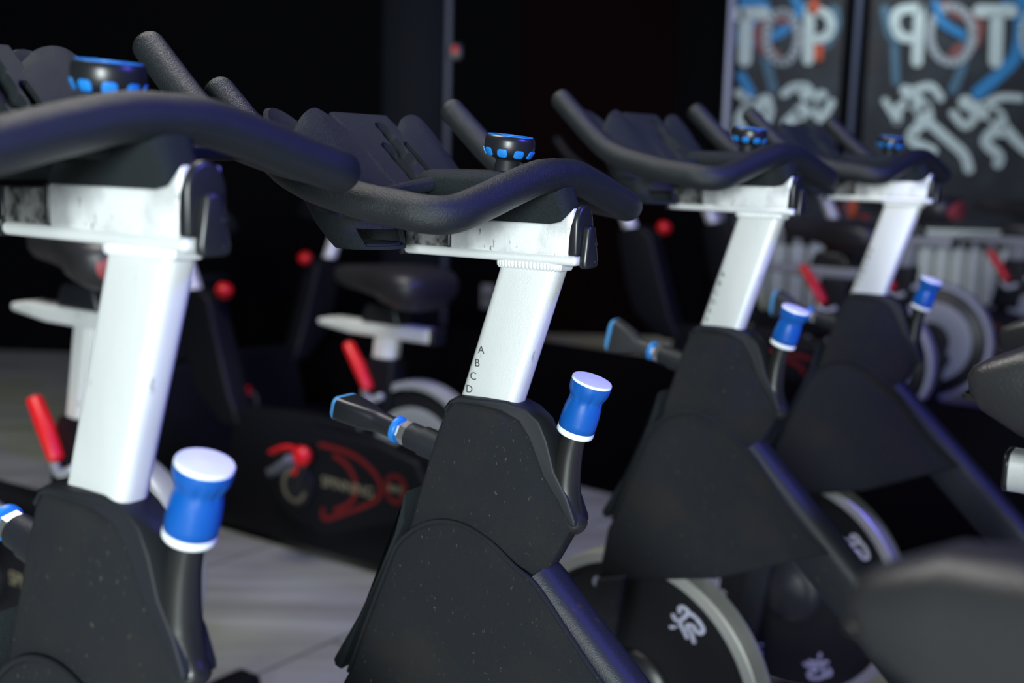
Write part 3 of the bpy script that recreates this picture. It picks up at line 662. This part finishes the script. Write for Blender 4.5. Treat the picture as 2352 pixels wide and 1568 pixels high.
# ------------------------------------------------------------------ rear-flywheel studio bikes of the second row (metres, origin on the floor under the crank)
def make_studio_bike(label, loc, heading, seat_up=0.0, red_tail=False, emblem_wheel=False):
    alu_ = M['body'] if emblem_wheel else M['dull'] if loc[2] > 0 else M['alu']  # seat metal darkened in colour to imitate the dim light farther back
    root = empty('studio_bike', loc, R(180 - heading)); tag(root, label, 'exercise bike', 'red trimmed studio bikes in the back row')
    P_ = lambda bm, nm, m, par, **k: finish(bm, nm, m, par, **k)
    # body: base beam, belt housing, head column
    bm = bmesh.new()
    prism(bm, [(.50, .05), (.50, .10), (.30, .14), (.245, .385), (.05, .40), (-.18, .405), (-.33, .385), (-.44, .36), (-.50, .30), (-.48, .10), (-.60, .06), (-.60, .02), (.50, .02)], -.035, .035, .012); body = P_(bm, 'frame', M['body'], root)
    bm = bmesh.new(); prism(bm, [(.475, .715), (.495, .700), (.455, .52), (.415, .42), (.30, .33), (.22, .33), (.265, .42), (.325, .60), (.355, .70), (.40, .725)], -.040, .040, .016); P_(bm, 'head_column', M['body'], root)
    bm = bmesh.new(); prism(bm, [(-.225, .40), (-.340, .40), (-.365, .60), (-.27, .60)], -.034, .034, .012); P_(bm, 'seat_tube', M['body'], root)
    for ax in (.48, -.58):
        bm = bmesh.new(); prism(bm, [(ax - .04, .012), (ax + .04, .012), (ax + .032, .065), (ax - .032, .065)], -.20, .20, .012); sb = P_(bm, 'stabilizer', M['body'], root)
        for s in (-1, 1):
            bm = bmesh.new(); lathe(bm, [(.022, 0), (.025, .008), (.015, .016), (.012, .03)], (ax, s * .175, 0), (0, 0, 1), 12); P_(bm, 'foot', M['rubber'], sb)
    # flywheel with silver guard
    c = Vector((-.434, 0, .335))
    bm = bmesh.new(); lathe(bm, [(.02, -.018), (.185, -.018), (.190, -.014), (.190, .014), (.185, .018), (.02, .018)], c, (0, 1, 0), 64); fw = P_(bm, 'flywheel', M['fly'], root)
    bm = bmesh.new(); lathe(bm, [(.197, -.026), (.213, -.026), (.216, -.02), (.216, .02), (.213, .026), (.197, .026), (.197, -.026)], c, (0, 1, 0), 72); P_(bm, 'wheel_guard', M['guard'] if not emblem_wheel else M['fly'], root)  # guard blackened on the dim bike, missing light put into its colour
    if not emblem_wheel:
        bm = bmesh.new(); lathe(bm, [(.070, .019), (.147, .019), (.147, .025), (.140, .028), (.078, .028), (.070, .025)], c, (0, 1, 0), 64); P_(bm, 'cover_disc', M['greydisc'], fw)
        bm = bmesh.new(); lathe(bm, [(.072, .018), (.066, .034), (.020, .044), (.0, .044)], c, (0, 1, 0), 40); hb = P_(bm, 'hub', M['body'], fw)
    else:
        for k in range(7):
            t = 2 * pi * k / 7 + .2
            for sd in (1, -1):
                bm = bmesh.new(); strokes(bm, EMB, lambda u_, v_: Vector((-(u_ - 835) * .00016, 0, -(v_ - 610) * .00016)), (0, sd, 0), .0008)
                bm.transform(Matrix.Translation((c.x + .13 * cos(t), sd * .0182, c.z + .13 * sin(t))) @ Matrix.Rotation(-t, 4, 'Y')); P_(bm, 'emblem', M['emblem'], fw, smooth=False)
    # belt housing with printed logo
    bm = bmesh.new()
    prism(bm, [(-.04 + .11 * cos(R(t)), .235 + .125 * sin(R(t))) for t in range(-80, 81, 16)] + [(-.09, .385), (-.33, .378), (-.475, .350), (-.52, .28), (-.475, .20), (-.15, .085)], .036, .066, .012); hs = P_(bm, 'belt_housing', M['body'], root)
    bm = bmesh.new()
    strokes(bm, [(smooth_line([(-.085, .352), (-.18, .348), (-.262, .330), (-.330, .285), (-.340, .235), (-.30, .195), (-.20, .145), (-.105, .104), (-.098, .135)], 4), .015),
                 (smooth_line([(-.150, .325), (-.205, .300), (-.240, .245), (-.220, .185), (-.155, .145)], 4), .016), (ell(-.402, .262, .038, .042, 20), .014)], lambda a_, z_: Vector((-.245 + (a_ + .215) * .86, .0662, .238 + (z_ - .228) * .84)), (0, 1, 0), .0008)
    P_(bm, 'logo_outline', M['redprint'], hs, smooth=False)
    face = Matrix(((-1, 0, 0, 0), (0, 0, 1, .0675), (0, 1, 0, 0), (0, 0, 0, 1)))
    text_mesh('SPINNING', .042, .0004, 'logo_lettering', M['cream'], hs, Matrix.Translation((-.235, 0, .240)) @ face)
    text_mesh('BIKE', .026, .0004, 'logo_lettering', M['cream'], hs, Matrix.Translation((-.406, 0, .266)) @ face)
    # crank and pedals
    for s, an in ((1, 60), (-1, 240)):
        b0 = Vector((-.05, s * .075, .213)); e = b0 + Vector((cos(R(an + 60)) * .10, s * .01, sin(R(an + 60)) * .10)) if 0 else b0 + Vector((-cos(R(an)) * .165 * .55, s * .012, sin(R(an)) * .10))
        bm = bmesh.new(); sweep(bm, [b0, (b0 + e) / 2, e], [.020, .014, .017], 12, flat=.6); cr = P_(bm, 'crank_arm', M['gloss'], root)
        bm = bmesh.new(); lathe(bm, [(.062, 0), (.060, .012), (.030, .016), (0, .016)], (-.05, s * .066, .213), (0, s, 0), 32); dsk = P_(bm, 'crank_disc', M['gloss'], root)
        bm = bmesh.new(); strokes(bm, [(ell(0, 0, .042, .042, 20, 200, 470), .010), ([(0, 0), (.001, 0)], .012)], lambda a_, z_: Vector((a_ - .05, s * .083, .213 + z_)), (0, s, 0), .0006); P_(bm, 'crank_print', M['cream'], dsk, smooth=False)
        bm = bmesh.new(); ll = e.y + s * .06; t2 = bmesh.new()
        for dx in (-.042, .042): prism(t2, [(e.x + dx - .006, e.z - .011), (e.x + dx + .006, e.z - .011), (e.x + dx + .006, e.z + .011), (e.x + dx - .006, e.z + .011)], ll - .045, ll + .045, .003)
        for dl in (-.040, 0, .040): prism(t2, [(e.x - .045, e.z - .008), (e.x + .045, e.z - .008), (e.x + .045, e.z + .008), (e.x - .045, e.z + .008)], ll + dl - .006, ll + dl + .006, .003)
        lathe(t2, [(.009, 0), (.009, .10)], (e.x, e.y, e.z), (0, s, 0), 12); t2.transform(Matrix.Translation(e) @ Matrix.Rotation(R(35), 4, 'Y') @ Matrix.Translation(-e)); merge(bm, t2)
        pd = P_(bm, 'pedal', mat_pedal, cr)
        bm = bmesh.new(); lathe(bm, [(.0, 0), (.024, .004), (.028, .020), (.020, .034), (0, .038)], e + Vector((-.055, s * .05, .03)), (0, s, 0), 20); P_(bm, 'strap_buckle', M['red'], pd)
        bm = bmesh.new(); sweep(bm, catmull([e + Vector((-.04, s * .03, .02)), e + Vector((-.03, s * .09, .055)), e + Vector((.035, s * .09, .03))], 5), .007, 8, flat=1.8); P_(bm, 'strap', M['red'], pd)
        bm = bmesh.new(); prism(bm, [(b0.x - .012, b0.z + .03), (b0.x + .012, b0.z + .03), (b0.x + .012, b0.z + .062), (b0.x - .012, b0.z + .062)], b0.y - .004 * s, b0.y + .010 * s, .002); P_(bm, 'crank_accent', M['red'], cr)
    # seat: grooved post, slider, saddle, red lever
    u = seat_up; dx = -u * .25
    bm = bmesh.new()
    rr = []
    for k in range(48):
        t = 2 * pi * k / 48; g_ = 1 - .10 * (abs(sin(4 * t)) ** 6); rr.append((.036 * math.copysign(abs(cos(t)) ** .6, cos(t)) * g_, .024 * math.copysign(abs(sin(t)) ** .6, sin(t)) * g_))
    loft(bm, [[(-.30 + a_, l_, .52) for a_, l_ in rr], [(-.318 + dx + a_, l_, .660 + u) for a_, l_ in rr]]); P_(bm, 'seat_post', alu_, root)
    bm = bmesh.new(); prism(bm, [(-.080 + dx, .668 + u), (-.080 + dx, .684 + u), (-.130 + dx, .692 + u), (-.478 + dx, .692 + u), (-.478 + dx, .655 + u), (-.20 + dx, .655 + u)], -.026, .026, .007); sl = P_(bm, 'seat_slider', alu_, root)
    bm = bmesh.new(); prism(bm, [(-.478 + dx, .695 + u), (-.478 + dx, .652 + u), (-.492 + dx, .652 + u), (-.492 + dx, .695 + u)], -.028, .028, .004); P_(bm, 'slider_cap', M['gloss'], sl)
    bm = bmesh.new(); prism(bm, [(-.24 + dx, .690 + u), (-.38 + dx, .690 + u), (-.36 + dx, .74 + u), (-.26 + dx, .74 + u)], -.03, .03, .01); P_(bm, 'saddle_clamp', M['gloss'], sl)
    bm = bmesh.new(); secs = []
    for x, hw_, th in [(0, .012, .008), (.006, .022, .02), (.03, .030, .030), (.09, .036, .036), (.16, .058, .044), (.22, .095, .054), (.28, .115, .060), (.32, .115, .056), (.345, .092, .042), (.355, .06, .024)]:
        zc = .815 + u - .012 * (x > .15) * (x - .15) / .2
        secs.append([(-.135 + dx - x, hw_ * math.copysign(abs(cos(t)) ** .75, cos(t)), zc + (th * .75 if sin(t) > 0 else th * 1.2) * math.copysign(abs(sin(t)) ** .8, sin(t))) for t in [2 * pi * k / 28 for k in range(28)]])
    loft(bm, secs); sd_ = P_(bm, 'saddle', M['saddle'], root, sharp=60)
    if red_tail:
        bm = bmesh.new(); loft(bm, [[(-.135 + dx - x, hw_ * math.copysign(abs(cos(t)) ** .75, cos(t)), .790 + u + .034 * math.copysign(abs(sin(t)) ** .8, sin(t))) for t in [2 * pi * k / 28 for k in range(28)]] for x, hw_ in ((.340, .100), (.352, .082), (.362, .054))]); P_(bm, 'saddle_tail', mat_tail, sd_)
    bm = bmesh.new(); sweep(bm, [(-.215, .042, .625), (-.255, .046, .575), (-.292, .050, .522)], [.014, .016, .014], 14, flat=1.3); P_(bm, 'seat_lever', M['red'], root)
    bm = bmesh.new(); sweep(bm, catmull([(-.270, .040, .508), (-.286, .044, .492), (-.300, .044, .487), (-.33, .04, .50)], 5), .010, 10); P_(bm, 'brake_cable', M['guard'], root)
    # head: silver handlebar post, red knob, handlebar
    bm = bmesh.new(); sweep(bm, [(.405, 0, .60), (.530, 0, .862)], .026, 20, False); P_(bm, 'handlebar_post', M['alu'], root)
    bm = bmesh.new(); sweep(bm, [(.345, .0, .690), (.335, .0, .700)], .008, 10); k0 = P_(bm, 'knob_stem', M['gloss'], root)
    bm = bmesh.new(); lathe(bm, [(0, -.024), (.016, -.020), (.025, -.008), (.027, .004), (.022, .016), (.012, .022), (0, .024)], (.325, 0, .722), (-.5, 0, 1), 24); P_(bm, 'tension_knob', M['red'], k0)
    bm = bmesh.new(); sweep(bm, catmull([(.66, .20, 1.02), (.60, .20, .96), (.50, .19, .90), (.46, .12, .885), (.46, 0, .885), (.46, -.12, .885), (.50, -.19, .90), (.60, -.20, .96), (.66, -.20, 1.02)], 6), .017, 14); hb = P_(bm, 'handlebar', M['body'], root)
    bm = bmesh.new(); prism(bm, [(.44, .86), (.60, .86), (.62, .90), (.45, .90)], -.05, .05, .012); P_(bm, 'bar_clamp', M['body'], hb)
    return root
mat_tail = mat('faded red vinyl', (.30, .05, .05), .45)
mat_pedal = mat('dark grey pedal resin', (0.11, 0.115, 0.14), 0.4)

def wheel_at(px, py, zw, heading, d=None):
    """floor point of the crank so that the flywheel centre of height zw stands where the photo shows it"""
    p = gp(px, py, zw); t = R(heading); Fv = Vector((-cos(t), sin(t)))
    return p + Fv * .434
p = wheel_at(965, 1058, .335, 35); make_studio_bike('studio bike with red outlined logo and red seat lever, directly behind the centre bike', (p.x, p.y, 0), 35)
p = wheel_at(285, 1275, .335, 35); make_studio_bike('studio bike partly hidden behind the silver post of the nearest bike', (p.x, p.y, 0), 35, .13, True)
for (wx, wy), lb, su in (((1.53, 4.30), 'studio bike with large grey flywheel disc to the right of the farthest blue knob', 0.02), ((1.15, 3.80), 'studio bike with red knob beside the silver post of the second bike from right', -.06), ((2.14, 4.77), 'studio bike in front of the radiator at the right edge of the photo', 0.0)):
    Fv = Vector((-cos(R(35)), sin(R(35)))); make_studio_bike(lb, (wx + Fv.x * .434, wy + Fv.y * .434, .18), 35, su, True)
Fv = Vector((cos(R(55)), sin(R(55)))); p = gp(338, 878, .335)
make_studio_bike('dim studio bike facing right in the dark, white emblems on its flywheel', (p.x + Fv.x * .434, p.y + Fv.y * .434, 0), 125, 0, False, True)
